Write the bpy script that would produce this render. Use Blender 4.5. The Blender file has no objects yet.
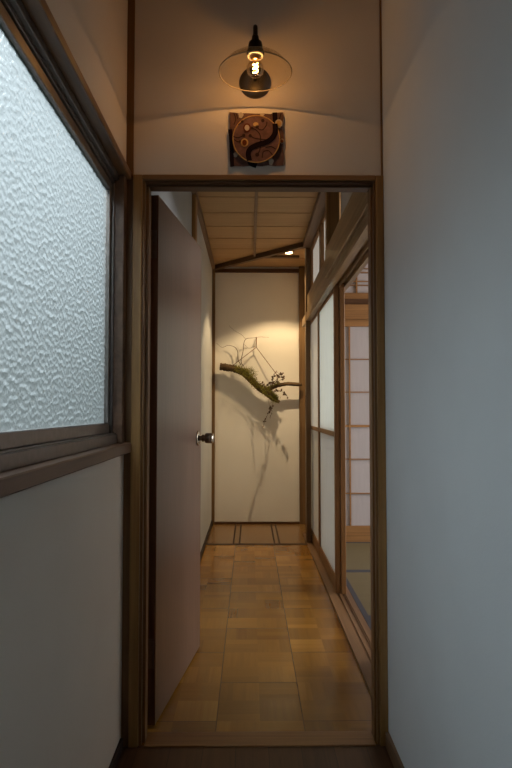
import bpy, bmesh, math, random
from mathutils import Vector, Matrix

random.seed(7)
S = bpy.context.scene
COL = S.collection
R = math.radians

# ------------------------------------------------------------------ camera
cam_d = bpy.data.cameras.new('camera')
cam_d.sensor_fit = 'VERTICAL'
cam_d.sensor_height = 36.0
cam_d.lens = 611.0 / 768.0 * 36.0
cam_d.clip_start = 0.02
cam = bpy.data.objects.new('camera', cam_d)
COL.objects.link(cam)
cam.location = (0, 0, 1.085)
cam.rotation_euler = (R(90 + 2.44), 0, R(-0.56))
S.camera = cam

# ------------------------------------------------------------------ world, daylight, exposure
w = bpy.data.worlds.new('world')
S.world = w
w.use_nodes = True
# overcast sky over a dark garden
wt = w.node_tree
tcw = wt.nodes.new('ShaderNodeTexCoord'); spw = wt.nodes.new('ShaderNodeSeparateXYZ'); rw = wt.nodes.new('ShaderNodeValToRGB')
wt.links.new(tcw.outputs['Generated'], spw.inputs[0]); wt.links.new(spw.outputs[2], rw.inputs[0])
rw.color_ramp.elements[0].position = 0.0; rw.color_ramp.elements[0].color = (0.05, 0.07, 0.06, 1)
rw.color_ramp.elements[1].position = 0.30; rw.color_ramp.elements[1].color = (0.80, 0.92, 1.0, 1)
wt.links.new(rw.outputs[0], wt.nodes['Background'].inputs[0])
wt.nodes['Background'].inputs[1].default_value = 0.80

def area(name, loc, target, sx, sy, power, col):
    d = bpy.data.lights.new(name, 'AREA')
    d.shape = 'RECTANGLE'; d.size = sx; d.size_y = sy
    d.energy = power; d.color = col
    o = bpy.data.objects.new(name, d)
    COL.objects.link(o)
    o.location = loc
    o.rotation_euler = (Vector(target) - Vector(loc)).to_track_quat('-Z', 'Y').to_euler()
    return o
# daylight outside the frosted window of the corridor, and outside the window of the mat room
area('daylight_corridor', (-1.5, 0.7, 2.5), (-0.45, 0.9, 1.2), 2.2, 1.2, 45, (0.88, 0.95, 1.0))
area('daylight_mat_room', (3.9, 3.7, 1.4), (0.6, 3.9, 1.3), 2.4, 1.6, 135, (1.0, 0.98, 0.97))

S.view_settings.view_transform = 'Standard'
S.view_settings.look = 'None'
S.view_settings.gamma = 1.0
S.view_settings.use_curve_mapping = False
S.view_settings.exposure = 0.0

# ------------------------------------------------------------------ materials
class NT:
    def __init__(self, name):
        self.m = bpy.data.materials.new(name)
        self.m.use_nodes = True
        self.t = self.m.node_tree
        self.t.nodes.clear()
        self.out = self.t.nodes.new('ShaderNodeOutputMaterial')
    def n(self, kind, **kw):
        nd = self.t.nodes.new('ShaderNode' + kind)
        for k, v in kw.items():
            setattr(nd, k, v)
        return nd
    def set(self, nd, vals):
        for k, v in vals.items():
            if hasattr(v, 'is_linked') or isinstance(v, bpy.types.NodeSocket):
                self.t.links.new(v, nd.inputs[k])
            else:
                nd.inputs[k].default_value = v
        return nd
    def math(self, op, a, b=0.0, c=0.0):
        nd = self.n('Math', operation=op)
        self.set(nd, {0: a, 1: b})
        if op in ('MULTIPLY_ADD',): self.set(nd, {2: c})
        return nd.outputs[0]
    def ramp(self, fac, stops):
        nd = self.n('ValToRGB')
        self.set(nd, {0: fac})
        e = nd.color_ramp.elements
        while len(e) < len(stops): e.new(0.5)
        for i, (p, c) in enumerate(stops):
            e[i].position = p
            e[i].color = (*c, 1) if len(c) == 3 else c
        return nd.outputs[0]
    def mapped(self, scale):
        tc = self.n('TexCoord'); mp = self.n('Mapping')
        self.set(mp, {'Vector': tc.outputs['Object'], 'Scale': scale})
        return mp.outputs[0]
    def bump(self, h, strength, dist=0.01):
        b = self.n('Bump')
        self.set(b, {'Height': h, 'Strength': strength, 'Distance': dist})
        return b.outputs[0]
    def mix(self, fac, a, b, blend='MIX'):
        nd = self.n('Mix', data_type='RGBA', blend_type=blend)
        self.set(nd, {0: fac, 6: a, 7: b})
        return nd.outputs[2]
    def finish(self, sh):
        self.t.links.new(sh, self.out.inputs[0])
        return self.m

def c4(c): return (c[0], c[1], c[2], 1.0)

def wood(name, dark, light, axis='z', rough=0.45, grain=1.0, spec=0.4, bump=0.12):
    k = NT(name)
    s = {'x': (1.6, 45, 45), 'y': (45, 1.6, 45), 'z': (45, 45, 1.6)}[axis]
    v = k.mapped(tuple(q * grain for q in s))
    nz = k.n('TexNoise'); k.set(nz, {'Vector': v, 'Scale': 1.0, 'Detail': 5.0, 'Roughness': 0.62, 'Distortion': 0.4})
    s2 = {'x': (0.7, 6, 6), 'y': (6, 0.7, 6), 'z': (6, 6, 0.7)}[axis]
    n2 = k.n('TexNoise'); k.set(n2, {'Vector': k.mapped(s2), 'Scale': 1.0, 'Detail': 2.0})
    f = k.math('ADD', k.math('MULTIPLY', nz.outputs[0], 0.7), k.math('MULTIPLY', n2.outputs[0], 0.3))
    col = k.ramp(f, [(0.32, dark), (0.66, light)])
    p = k.n('BsdfPrincipled')
    k.set(p, {'Base Color': col, 'Roughness': rough, 'Specular IOR Level': spec, 'Normal': k.bump(nz.outputs[0], bump, 0.002)})
    return k.finish(p.outputs[0])

def plaster(name, a, b, bump=0.15):
    k = NT(name)
    n1 = k.n('TexNoise'); k.set(n1, {'Vector': k.mapped((1, 1, 1)), 'Scale': 1.7, 'Detail': 4.0})
    n2 = k.n('TexNoise'); k.set(n2, {'Vector': k.mapped((1, 1, 1)), 'Scale': 160.0, 'Detail': 3.0})
    col = k.ramp(n1.outputs[0], [(0.3, a), (0.7, b)])
    p = k.n('BsdfPrincipled')
    k.set(p, {'Base Color': col, 'Roughness': 0.85, 'Specular IOR Level': 0.2, 'Normal': k.bump(n2.outputs[0], bump, 0.002)})
    return k.finish(p.outputs[0])

def plain(name, c, rough=0.5, metal=0.0, spec=0.5, var=0.0):
    k = NT(name)
    nz = k.n('TexNoise'); k.set(nz, {'Vector': k.mapped((1, 1, 1)), 'Scale': 60.0, 'Detail': 3.0})
    lo = tuple(q * (1 - 0.12 - var) for q in c); hi = tuple(min(1, q * (1 + 0.12 + var)) for q in c)
    p = k.n('BsdfPrincipled')
    k.set(p, {'Base Color': k.ramp(nz.outputs[0], [(0.3, lo), (0.7, hi)]), 'Roughness': rough, 'Metallic': metal, 'Specular IOR Level': spec})
    return k.finish(p.outputs[0])

def emissive(name, c, strength):
    k = NT(name)
    e = k.n('Emission'); k.set(e, {'Color': c4(c), 'Strength': strength})
    return k.finish(e.outputs[0])

def thin_glass(name, tint, refl=0.5):
    k = NT(name)
    tr = k.n('BsdfTransparent'); k.set(tr, {'Color': c4(tint)})
    gl = k.n('BsdfGlossy'); k.set(gl, {'Color': (1, 1, 1, 1), 'Roughness': 0.03})
    lw = k.n('LayerWeight'); k.set(lw, {'Blend': 0.35})
    mx = k.n('MixShader'); k.set(mx, {0: k.math('MULTIPLY', lw.outputs[0], refl), 1: tr.outputs[0], 2: gl.outputs[0]})
    return k.finish(mx.outputs[0])

def paper(name, c, trans=0.5):
    k = NT(name)
    nz = k.n('TexNoise'); k.set(nz, {'Vector': k.mapped((30, 30, 4)), 'Scale': 1.5, 'Detail': 4.0})
    col = k.ramp(nz.outputs[0], [(0.3, tuple(q * 0.93 for q in c)), (0.7, c)])
    d = k.n('BsdfDiffuse'); k.set(d, {'Color': col})
    t = k.n('BsdfTranslucent'); k.set(t, {'Color': col})
    mx = k.n('MixShader'); k.set(mx, {0: trans, 1: d.outputs[0], 2: t.outputs[0]})
    return k.finish(mx.outputs[0])

def patterned_glass(name):
    k = NT(name)
    fine = k.n('TexNoise'); k.set(fine, {'Vector': k.mapped((1, 1.0, 0.5)), 'Scale': 260.0, 'Detail': 2.0})
    nb = k.bump(fine.outputs[0], 0.6, 0.004)
    t = k.n('BsdfTranslucent'); k.set(t, {'Color': (0.86, 0.90, 0.90, 1), 'Normal': nb})
    g = k.n('BsdfRefraction'); k.set(g, {'Color': (0.9, 0.95, 0.95, 1), 'Roughness': 0.16, 'IOR': 1.45, 'Normal': nb})
    mx = k.n('MixShader'); k.set(mx, {0: 0.62, 1: t.outputs[0], 2: g.outputs[0]})
    return k.finish(mx.outputs[0])

def parquet(name):
    k = NT(name)
    tc = k.n('TexCoord'); sp = k.n('SeparateXYZ'); k.set(sp, {0: tc.outputs['Object']})
    T = 0.303
    # lines at x = -0.116, 0.188
    u = k.math('DIVIDE', k.math('ADD', sp.outputs[0], 0.116 + T * 10), T)
    ci = k.math('FLOOR', u)
    # each column of tiles is shifted along y by half a tile every other column
    sh = k.math('MULTIPLY', k.math('MODULO', ci, 2.0), 0.5)
    v = k.math('ADD', k.math('DIVIDE', k.math('ADD', sp.outputs[1], -0.06 + T * 10), T * 2.0), sh)
    # quarter blocks of the basket weave
    bu = k.math('MULTIPLY', u, 2.0); bv = k.math('MULTIPLY', v, 4.0)
    bi = k.math('FLOOR', bu); bj = k.math('FLOOR', bv)
    par = k.math('MODULO', k.math('ADD', bi, bj), 2.0)
    fu = k.math('FRACT', bu); fv = k.math('FRACT', bv)
    su = k.math('FLOOR', k.math('MULTIPLY', fu, 3.0)); sv = k.math('FLOOR', k.math('MULTIPLY', fv, 3.0))
    strip = k.math('ADD', k.math('MULTIPLY', su, par), k.math('MULTIPLY', sv, k.math('SUBTRACT', 1.0, par)))
    def wn(a, b, c):
        cb = k.n('CombineXYZ'); k.set(cb, {0: a, 1: b, 2: c})
        q = k.n('TexWhiteNoise', noise_dimensions='3D'); k.set(q, {0: cb.outputs[0]})
        return q.outputs[0]
    r1 = wn(bi, bj, strip)
    r2 = wn(bi, bj, 7.7)
    r3 = wn(ci, k.math('FLOOR', v), 3.3)
    # grain
    gx = k.n('TexNoise'); k.set(gx, {'Vector': k.mapped((3, 70, 1)), 'Scale': 1.0, 'Detail': 3.0})
    gy = k.n('TexNoise'); k.set(gy, {'Vector': k.mapped((70, 3, 1)), 'Scale': 1.0, 'Detail': 3.0})
    gm = k.n('Mix', data_type='FLOAT'); k.set(gm, {0: par, 2: gx.outputs[0], 3: gy.outputs[0]})
    f = k.math('ADD', k.math('MULTIPLY', r1, 0.22), k.math('MULTIPLY', r2, 0.34))
    f = k.math('ADD', f, k.math('MULTIPLY', r3, 0.22))
    f = k.math('ADD', f, k.math('MULTIPLY', gm.outputs[0], 0.3))
    col = k.ramp(f, [(0.10, (0.11, 0.046, 0.007)), (0.58, (0.25, 0.118, 0.018)), (1.0, (0.43, 0.23, 0.048))])
    # seams between tiles
    def edge(fr, wdt):
        return k.math('LESS_THAN', k.math('MINIMUM', fr, k.math('SUBTRACT', 1.0, fr)), wdt)
    seam = k.math('MAXIMUM', edge(k.math('FRACT', u), 0.006), edge(k.math('FRACT', v), 0.003))
    col = k.mix(k.math('MULTIPLY', seam, 0.75), col, (0.03, 0.013, 0.006, 1))
    n3 = k.n('TexNoise'); k.set(n3, {'Vector': k.mapped((1, 1, 1)), 'Scale': 9.0, 'Detail': 3.0})
    rg = k.n('MapRange'); k.set(rg, {0: n3.outputs[0], 1: 0.3, 2: 0.7, 3: 0.14, 4: 0.26})
    p = k.n('BsdfPrincipled')
    k.set(p, {'Base Color': col, 'Roughness': rg.outputs[0], 'Specular IOR Level': 0.32,
              'Normal': k.bump(gm.outputs[0], 0.05, 0.001)})
    return k.finish(p.outputs[0])

def planks(name, dark, light, width, axis='y', rough=0.35):
    # long boards side by side (boards run along `axis`)
    k = NT(name)
    tc = k.n('TexCoord'); sp = k.n('SeparateXYZ'); k.set(sp, {0: tc.outputs['Object']})
    a, b = (0, 1) if axis == 'y' else (1, 0)
    u = k.math('DIVIDE', k.math('ADD', sp.outputs[a], 10.02), width)
    i = k.math('FLOOR', u); fr = k.math('FRACT', u)
    q = k.n('TexWhiteNoise', noise_dimensions='1D'); k.set(q, {'W': i})
    sc = (60, 2.2, 1) if axis == 'y' else (2.2, 60, 1)
    g = k.n('TexNoise'); k.set(g, {'Vector': k.mapped(sc), 'Scale': 1.0, 'Detail': 5.0, 'Roughness': 0.65, 'Distortion': 0.5})
    f = k.math('ADD', k.math('MULTIPLY', q.outputs[0], 0.35), k.math('MULTIPLY', g.outputs[0], 0.65))
    col = k.ramp(f, [(0.25, dark), (0.75, light)])
    seam = k.math('LESS_THAN', k.math('MINIMUM', fr, k.math('SUBTRACT', 1.0, fr)), 0.0012 / width)
    col = k.mix(k.math('MULTIPLY', seam, 0.8), col, (0.02, 0.01, 0.005, 1))
    p = k.n('BsdfPrincipled')
    k.set(p, {'Base Color': col, 'Roughness': rough, 'Normal': k.bump(g.outputs[0], 0.1, 0.002)})
    return k.finish(p.outputs[0])

def tatami(name):
    k = NT(name)
    wv = k.n('TexWave', wave_type='BANDS', bands_direction='Y'); k.set(wv, {'Vector': k.mapped((1, 1, 1)), 'Scale': 45.0, 'Distortion': 0.5})
    nz = k.n('TexNoise'); k.set(nz, {'Vector': k.mapped((3, 120, 1)), 'Scale': 1.0, 'Detail': 3.0})
    f = k.math('ADD', k.math('MULTIPLY', wv.outputs[1], 0.4), k.math('MULTIPLY', nz.outputs[0], 0.6))
    p = k.n('BsdfPrincipled')
    k.set(p, {'Base Color': k.ramp(f, [(0.2, (0.095, 0.072, 0.030)), (0.8, (0.15, 0.118, 0.055))]), 'Roughness': 0.6,
              'Normal': k.bump(f, 0.3, 0.002)})
    return k.finish(p.outputs[0])

M = {}
M['wall'] = plaster('wall_plaster', (0.64, 0.57, 0.495), (0.71, 0.635, 0.555))
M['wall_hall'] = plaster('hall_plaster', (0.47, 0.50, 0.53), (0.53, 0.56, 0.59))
M['wall_cool'] = plaster('right_wall_plaster', (0.60, 0.625, 0.65), (0.67, 0.70, 0.725))
M['panel'] = plaster('far_wall_panel', (0.77, 0.76, 0.73), (0.83, 0.82, 0.79), 0.06)
M['post'] = wood('post_wood', (0.20, 0.098, 0.028), (0.42, 0.225, 0.076), 'z')
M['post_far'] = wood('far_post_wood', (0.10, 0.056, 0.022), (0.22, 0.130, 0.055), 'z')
M['post_dark'] = wood('dark_post_wood', (0.11, 0.050, 0.016), (0.23, 0.11, 0.038), 'z')
M['rail_x'] = wood('rail_wood_across', (0.14, 0.064, 0.020), (0.31, 0.155, 0.055), 'x')
M['rail_x_dark'] = wood('dark_rail_wood_across', (0.05, 0.020, 0.008), (0.12, 0.052, 0.020), 'x')
M['rail_y'] = wood('rail_wood_along', (0.10, 0.050, 0.022), (0.21, 0.115, 0.052), 'y')
M['lintel'] = wood('lintel_wood_along', (0.17, 0.10, 0.045), (0.38, 0.245, 0.115), 'y', 0.35)
M['sill'] = wood('window_sill_wood', (0.075, 0.038, 0.020), (0.17, 0.092, 0.052), 'y', 0.4)
M['header'] = wood('window_header_wood', (0.08, 0.036, 0.014), (0.19, 0.088, 0.032), 'y', 0.35)
M['shoji_wood'] = wood('screen_frame_wood', (0.17, 0.078, 0.024), (0.34, 0.17, 0.058), 'z', 0.5)
M['shoji_wood_x'] = wood('screen_rail_wood', (0.17, 0.078, 0.024), (0.34, 0.17, 0.058), 'x', 0.5)
M['shoji_wood_y'] = wood('screen_rail_wood_along', (0.17, 0.078, 0.024), (0.34, 0.17, 0.058), 'y', 0.5)
M['leaf'] = wood('door_veneer', (0.082, 0.046, 0.031), (0.140, 0.082, 0.058), 'z', 0.30, 2.2, 0.5, 0.03)
M['leaf_edge'] = wood('door_edge_wood', (0.085, 0.034, 0.016), (0.15, 0.062, 0.028), 'z', 0.35)
M['ceil'] = wood('ceiling_board', (0.40, 0.245, 0.11), (0.52, 0.335, 0.165), 'x', 0.5, 1.0, 0.3, 0.03)
M['batten'] = wood('ceiling_batten', (0.14, 0.085, 0.050), (0.24, 0.15, 0.095), 'y', 0.5)
M['batten_x'] = wood('ceiling_batten_across', (0.09, 0.048, 0.022), (0.16, 0.088, 0.042), 'x', 0.5)
M['alu'] = plain('bronze_aluminium', (0.17, 0.15, 0.14), 0.35, 0.7)
M['alu_light'] = plain('bronze_aluminium_sash', (0.21, 0.185, 0.17), 0.35, 0.7)
M['cream_china'] = plain('cream_china', (0.60, 0.55, 0.45), 0.35)
M['steel'] = plain('knob_steel', (0.50, 0.44, 0.36), 0.22, 1.0)
M['steel_dark'] = plain('knob_grip', (0.17, 0.12, 0.09), 0.3, 0.8)
M['black'] = plain('lamp_black', (0.018, 0.014, 0.012), 0.4, 0.4)
M['plate'] = plain('lamp_wall_plate', (0.055, 0.045, 0.034), 0.45, 0.3)
M['brass'] = plain('brass', (0.45, 0.27, 0.10), 0.3, 1.0)
M['shade'] = thin_glass('lamp_shade_glass', (0.86, 0.82, 0.74), 0.35)
M['bulb'] = thin_glass('bulb_glass', (0.96, 0.88, 0.74), 0.5)
M['shade_rim'] = plain('glass_rim', (0.30, 0.24, 0.16), 0.15, 0.0, 0.8)
M['filament'] = emissive('filament', (1.0, 0.50, 0.13), 70.0)
M['spot_lens'] = emissive('spot_lens', (1.0, 0.72, 0.36), 14.0)
M['clear'] = thin_glass('clear_glass', (0.96, 0.98, 0.98), 0.2)
M['pglass'] = patterned_glass('patterned_window_glass')
M['paper'] = paper('screen_paper', (0.93, 0.95, 0.93), 0.80)
M['paper_top'] = paper('transom_paper', (0.88, 0.87, 0.84), 0.6)
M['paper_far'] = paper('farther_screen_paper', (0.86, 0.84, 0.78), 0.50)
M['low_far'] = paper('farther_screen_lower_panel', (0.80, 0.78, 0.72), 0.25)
M['paper_low'] = paper('screen_lower_panel', (0.84, 0.84, 0.82), 0.7)
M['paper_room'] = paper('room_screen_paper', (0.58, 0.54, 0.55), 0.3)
M['parquet'] = parquet('parquet')
M['planks'] = planks('dark_floor_boards', (0.040, 0.017, 0.006), (0.13, 0.058, 0.022), 0.105, 'y', 0.5)
M['end_floor'] = planks('end_floor_boards', (0.12, 0.062, 0.020), (0.27, 0.150, 0.052), 0.45, 'x', 0.24)
M['dark_strip'] = plain('dark_floor_strip', (0.035, 0.024, 0.020), 0.7, 0, 0.2)
M['tatami'] = tatami('tatami_rush')
M['heri'] = plain('tatami_border_cloth', (0.035, 0.037, 0.050), 0.8)

# ------------------------------------------------------------------ mesh helpers
def bm_new(): return bmesh.new()

def add_box(bm, x0, x1, y0, y1, z0, z1, bev=0.0, seg=1):
    t = bmesh.new()
    bmesh.ops.create_cube(t, size=1.0)
    for v in t.verts:
        v.co = Vector((x0 + (v.co.x + .5) * (x1 - x0), y0 + (v.co.y + .5) * (y1 - y0), z0 + (v.co.z + .5) * (z1 - z0)))
    if bev > 0:
        bmesh.ops.bevel(t, geom=t.edges[:], offset=bev, segments=seg, profile=0.5, affect='EDGES')
    merge(bm, t)
    return bm

def merge(bm, t, mat=None):
    if mat is not None: bmesh.ops.transform(t, matrix=mat, verts=t.verts[:])
    me = bpy.data.meshes.new('tmp'); t.to_mesh(me); t.free()
    bm.from_mesh(me); bpy.data.meshes.remove(me)

def box(x0, x1, y0, y1, z0, z1, bev=0.0015, seg=1):
    return add_box(bm_new(), x0, x1, y0, y1, z0, z1, bev, seg)

def add_tube(bm, pts, rad, seg=8, cap=True, wob=0.0):
    pts = [Vector(p) for p in pts]
    n = len(pts)
    if not hasattr(rad, '__len__'): rad = [rad] * n
    rings = []
    prev = None
    for i, p in enumerate(pts):
        if i == 0: d = pts[1] - p
        elif i == n - 1: d = p - pts[i - 1]
        else: d = pts[i + 1] - pts[i - 1]
        d.normalize()
        if prev is None:
            up = Vector((0, 0, 1)) if abs(d.z) < 0.9 else Vector((0, 1, 0))
            a = d.cross(up).normalized()
        else:
            a = (prev - d * prev.dot(d)).normalized()
        prev = a
        b = d.cross(a)
        ring = []
        for j in range(seg):
            th = 2 * math.pi * j / seg
            r = rad[i] * (1 + wob * random.uniform(-1, 1))
            ring.append(bm.verts.new(p + (a * math.cos(th) + b * math.sin(th)) * r))
        rings.append(ring)
    for i in range(n - 1):
        for j in range(seg):
            f = bm.faces.new((rings[i][j], rings[i][(j + 1) % seg], rings[i + 1][(j + 1) % seg], rings[i + 1][j]))
            f.smooth = True
    if cap:
        bm.faces.new(rings[0]); bm.faces.new(rings[-1])
    return bm

def add_lathe(bm, prof, centre, axis='z', seg=48, close=False):
    # prof: list of (radius, along-axis)
    c = Vector(centre)
    rings = []
    for r, h in prof:
        ring = []
        if r < 1e-5:
            p = {'z': Vector((0, 0, h)), 'x': Vector((h, 0, 0)), 'y': Vector((0, h, 0))}[axis]
            ring = [bm.verts.new(c + p)]
        else:
            for j in range(seg):
                th = 2 * math.pi * j / seg
                a, b = r * math.cos(th), r * math.sin(th)
                p = {'z': Vector((a, b, h)), 'x': Vector((h, a, b)), 'y': Vector((a, h, b))}[axis]
                ring.append(bm.verts.new(c + p))
        rings.append(ring)
    for i in range(len(rings) - 1):
        A, B = rings[i], rings[i + 1]
        if len(A) == 1 and len(B) == 1: continue
        for j in range(seg):
            if len(A) == 1: vs = (A[0], B[j], B[(j + 1) % seg])
            elif len(B) == 1: vs = (A[j], A[(j + 1) % seg], B[0])
            else: vs = (A[j], A[(j + 1) % seg], B[(j + 1) % seg], B[j])
            f = bm.faces.new(vs); f.smooth = True
    return bm

def smooth_path(pts, n=6):
    pts = [Vector(p) for p in pts]
    out = []
    P = [pts[0] * 2 - pts[1]] + pts + [pts[-1] * 2 - pts[-2]]
    for i in range(1, len(P) - 2):
        for k in range(n):
            t = k / n
            p0, p1, p2, p3 = P[i - 1], P[i], P[i + 1], P[i + 2]
            out.append(0.5 * ((2 * p1) + (p2 - p0) * t + (2 * p0 - 5 * p1 + 4 * p2 - p3) * t * t + (3 * p1 - p0 - 3 * p2 + p3) * t ** 3))
    out.append(pts[-1])
    return out

def lerp_list(vals, n):
    out = []
    for i in range(n):
        t = i / (n - 1) * (len(vals) - 1)
        a = min(int(t), len(vals) - 2)
        out.append(vals[a] + (vals[a + 1] - vals[a]) * (t - a))
    return out

def link(name, bm, mat, parent=None, origin=None, solid=True):
    """bm is in world coordinates. The object's origin goes to the parent's, or to `origin`, or to its base centre."""
    if solid: bmesh.ops.recalc_face_normals(bm, faces=bm.faces[:])
    if parent is not None:
        root = parent
        off = Vector((0, 0, 0))
        while root is not None:
            off += Vector(root.location); root = root.parent
        o3 = off
    elif origin is not None:
        o3 = Vector(origin)
    else:
        xs = [v.co.x for v in bm.verts]; ys = [v.co.y for v in bm.verts]; zs = [v.co.z for v in bm.verts]
        o3 = Vector(((min(xs) + max(xs)) / 2, (min(ys) + max(ys)) / 2, min(zs)))
    for v in bm.verts: v.co -= o3
    me = bpy.data.meshes.new(name)
    bm.to_mesh(me); bm.free()
    me.materials.append(mat)
    o = bpy.data.objects.new(name, me)
    COL.objects.link(o)
    if parent is not None: o.parent = parent
    else: o.location = o3
    return o

def tag(o, label, cat, group=None, kind=None):
    o['label'] = label; o['category'] = cat
    if group: o['group'] = group
    if kind: o['kind'] = kind
    return o

def struct(name, bm, mat, label, cat):
    o = link(name, bm, mat, origin=(0, 0, 0))
    return tag(o, label, cat, kind='structure')

def thing(name, loc, label, cat, group=None, kind=None):
    o = bpy.data.objects.new(name, None)
    o.empty_display_size = 0.05
    COL.objects.link(o)
    o.location = loc
    return tag(o, label, cat, group, kind)

# ------------------------------------------------------------------ measures (metres; camera stands at x=0 y=0)
XL, XR = -0.416, 0.4485          # near corridor walls
YD = 2.03                      # doorway wall
HL = -0.365                     # hall left wall
SX = 0.460                      # hall side of the sliding-screen sill
YF = 5.88                       # far wall
CZ = 2.47                       # hall ceiling (boards)
CN = 2.62                       # near corridor ceiling

# ------------------------------------------------------------------ structure: near corridor
bm = box(XL - 0.12, XR + 0.12, -1.6, YD, -0.05, 0, 0)
struct('floor', bm, M['planks'], 'dark brown board floor in front of the doorway', 'floor')
bm = box(XL - 0.12, XR + 0.12, -1.6, YD + 0.1, CN, CN + 0.05, 0)
struct('ceiling', bm, M['ceil'], 'wooden ceiling over the corridor in front of the doorway', 'ceiling')
WY0, WY1, WZ0, WZ1 = -0.10, 1.975, 0.978, 1.856    # window hole
bm = bm_new()
add_box(bm, XL - 0.10, XL, -1.6, YD, 0, WZ0 - 0.032)
add_box(bm, XL - 0.10, XL, -1.6, YD, WZ1 + 0.026, CN)
add_box(bm, XL - 0.10, XL, -1.6, WY0, WZ0 - 0.032, WZ1 + 0.026)
struct('wall_left', bm, M['wall'], 'pale plaster wall under and over the frosted window', 'wall')
bm = box(XR, XR + 0.10, -1.6, YD + 0.1, 0, CN, 0)
struct('wall_right', bm, M['wall_cool'], 'long plain grey white wall right of the doorway', 'wall')
bm = box(XL - 0.1, XR + 0.1, -1.7, -1.6, 0, CN, 0)
struct('wall_back', bm, M['wall'], 'plain wall closing the corridor opposite the doorway', 'wall')
bm = bm_new()
add_box(bm, XL, XR, YD, YD + 0.075, 1.873, CN)
struct('wall_front', bm, M['wall'], 'pale plaster wall over the doorway behind the glass lamp', 'wall')

# baseboards
struct('baseboard_right', box(XR - 0.012, XR, -1.6, YD - 0.02, 0, 0.05), M['rail_y'], 'low brown wooden baseboard along the right wall', 'baseboard')
struct('baseboard_left', box(XL, XL + 0.010, -1.6, YD - 0.02, 0, 0.035), M['dark_strip'], 'low dark baseboard under the window wall', 'baseboard')

# corner post, thin strip in right corner
struct('trim_1', box(XL, -0.392, YD - 0.008, YD, 0, CN), M['post_dark'], 'dark corner post between the window wall and the doorway', 'post')
struct('trim_2', box(XR - 0.007, XR, YD - 0.006, YD, 1.872, CN), M['post_dark'], 'thin dark strip in the corner above the doorway, right of the lamp', 'trim')

# doorway frame: outer casing + inner stops
df = thing('trim_3', (0.0, YD, 0), 'brown wooden frame around the doorway', 'door frame', kind='structure')
def frame_part(name, b, m): return link(name, b, m, df)
frame_part('jamb', box(-0.392, -0.361, YD - 0.014, YD + 0.075, 0, 1.873, 0.002), M['post'])
frame_part('jamb', box(0.422, 0.448, YD - 0.014, YD + 0.075, 0, 1.873, 0.002), M['post'])
frame_part('head', box(-0.361, 0.422, YD - 0.014, YD + 0.065, 1.856, 1.873, 0.002), M['rail_x'])
for x0, x1 in ((-0.361, -0.352), (0.4145, 0.422)):
    frame_part('stop', box(x0, x1, YD - 0.004, YD + 0.065, 0.0, 1.856, 0.001), M['post_dark'])
for x0, x1 in ((-0.352, -0.342), (0.408, 0.4145)):
    frame_part('stop', box(x0, x1, YD + 0.015, YD + 0.060, 0.0, 1.848, 0.001), M['post_dark'])
frame_part('head_stop', box(-0.352, 0.4145, YD - 0.004, YD + 0.065, 1.848, 1.856, 0.001), M['rail_x_dark'])
frame_part('head_stop', box(-0.352, 0.4145, YD + 0.015, YD + 0.060, 1.841, 1.848, 0.001), M['rail_x_dark'])
struct('trim_4', box(-0.342, 0.408, YD - 0.012, YD + 0.075, -0.02, 0.005, 0.002), M['rail_x'], 'flat wooden threshold across the doorway floor', 'threshold')

# ------------------------------------------------------------------ window in left wall
win = thing('window_1', (XL, (WY0 + WY1) / 2, WZ0), 'large patterned frosted glass window in the left wall', 'window', kind='structure')
link('sill', box(XL - 0.10, XL + 0.026, WY0 - 0.05, YD - 0.008, WZ0 - 0.032, WZ0, 0.003), M['sill'], win)
link('header', box(XL - 0.10, XL + 0.018, WY0 - 0.05, YD - 0.008, WZ1, WZ1 + 0.026, 0.002), M['header'], win)
link('jamb', box(XL - 0.10, XL + 0.004, WY1, YD - 0.012, WZ0, WZ1, 0.001), M['sill'], win)
link('jamb', box(XL - 0.10, XL + 0.004, WY0 - 0.03, WY0, WZ0, WZ1, 0.001), M['sill'], win)
fr = bm_new()
add_box(fr, XL - 0.09, XL - 0.012, WY0, WY1, WZ0, WZ0 + 0.030, 0.001)
add_box(fr, XL - 0.09, XL - 0.018, WY0, WY1, WZ0 + 0.030, WZ0 + 0.034, 0.001)
add_box(fr, XL - 0.09, XL - 0.015, WY0, WY1, WZ1 - 0.020, WZ1, 0.001)
add_box(fr, XL - 0.09, XL - 0.028, WY0, WY1, WZ1 - 0.030, WZ1 - 0.020, 0.001)
add_box(fr, XL - 0.09, XL - 0.026, WY1 - 0.010, WY1, WZ0 + 0.034, WZ1 - 0.030, 0.001)
add_box(fr, XL - 0.09, XL - 0.026, WY0, WY0 + 0.010, WZ0 + 0.034, WZ1 - 0.030, 0.001)
link('metal_frame', fr, M['alu'], win)
sash = bm_new()
add_box(sash, XL - 0.062, XL - 0.034, WY0 + 0.01, WY1 - 0.010, WZ0 + 0.034, WZ0 + 0.066, 0.002)
add_box(sash, XL - 0.062, XL - 0.034, WY0 + 0.01, WY1 - 0.010, WZ1 - 0.060, WZ1 - 0.032, 0.002)
add_box(sash, XL - 0.062, XL - 0.034, WY1 - 0.030, WY1 - 0.010, WZ0 + 0.066, WZ1 - 0.060, 0.002)
add_box(sash, XL - 0.062, XL - 0.034, WY0 + 0.01, WY0 + 0.03, WZ0 + 0.066, WZ1 - 0.060, 0.002)
so = link('sash', sash, M['alu_light'], win)
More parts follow.
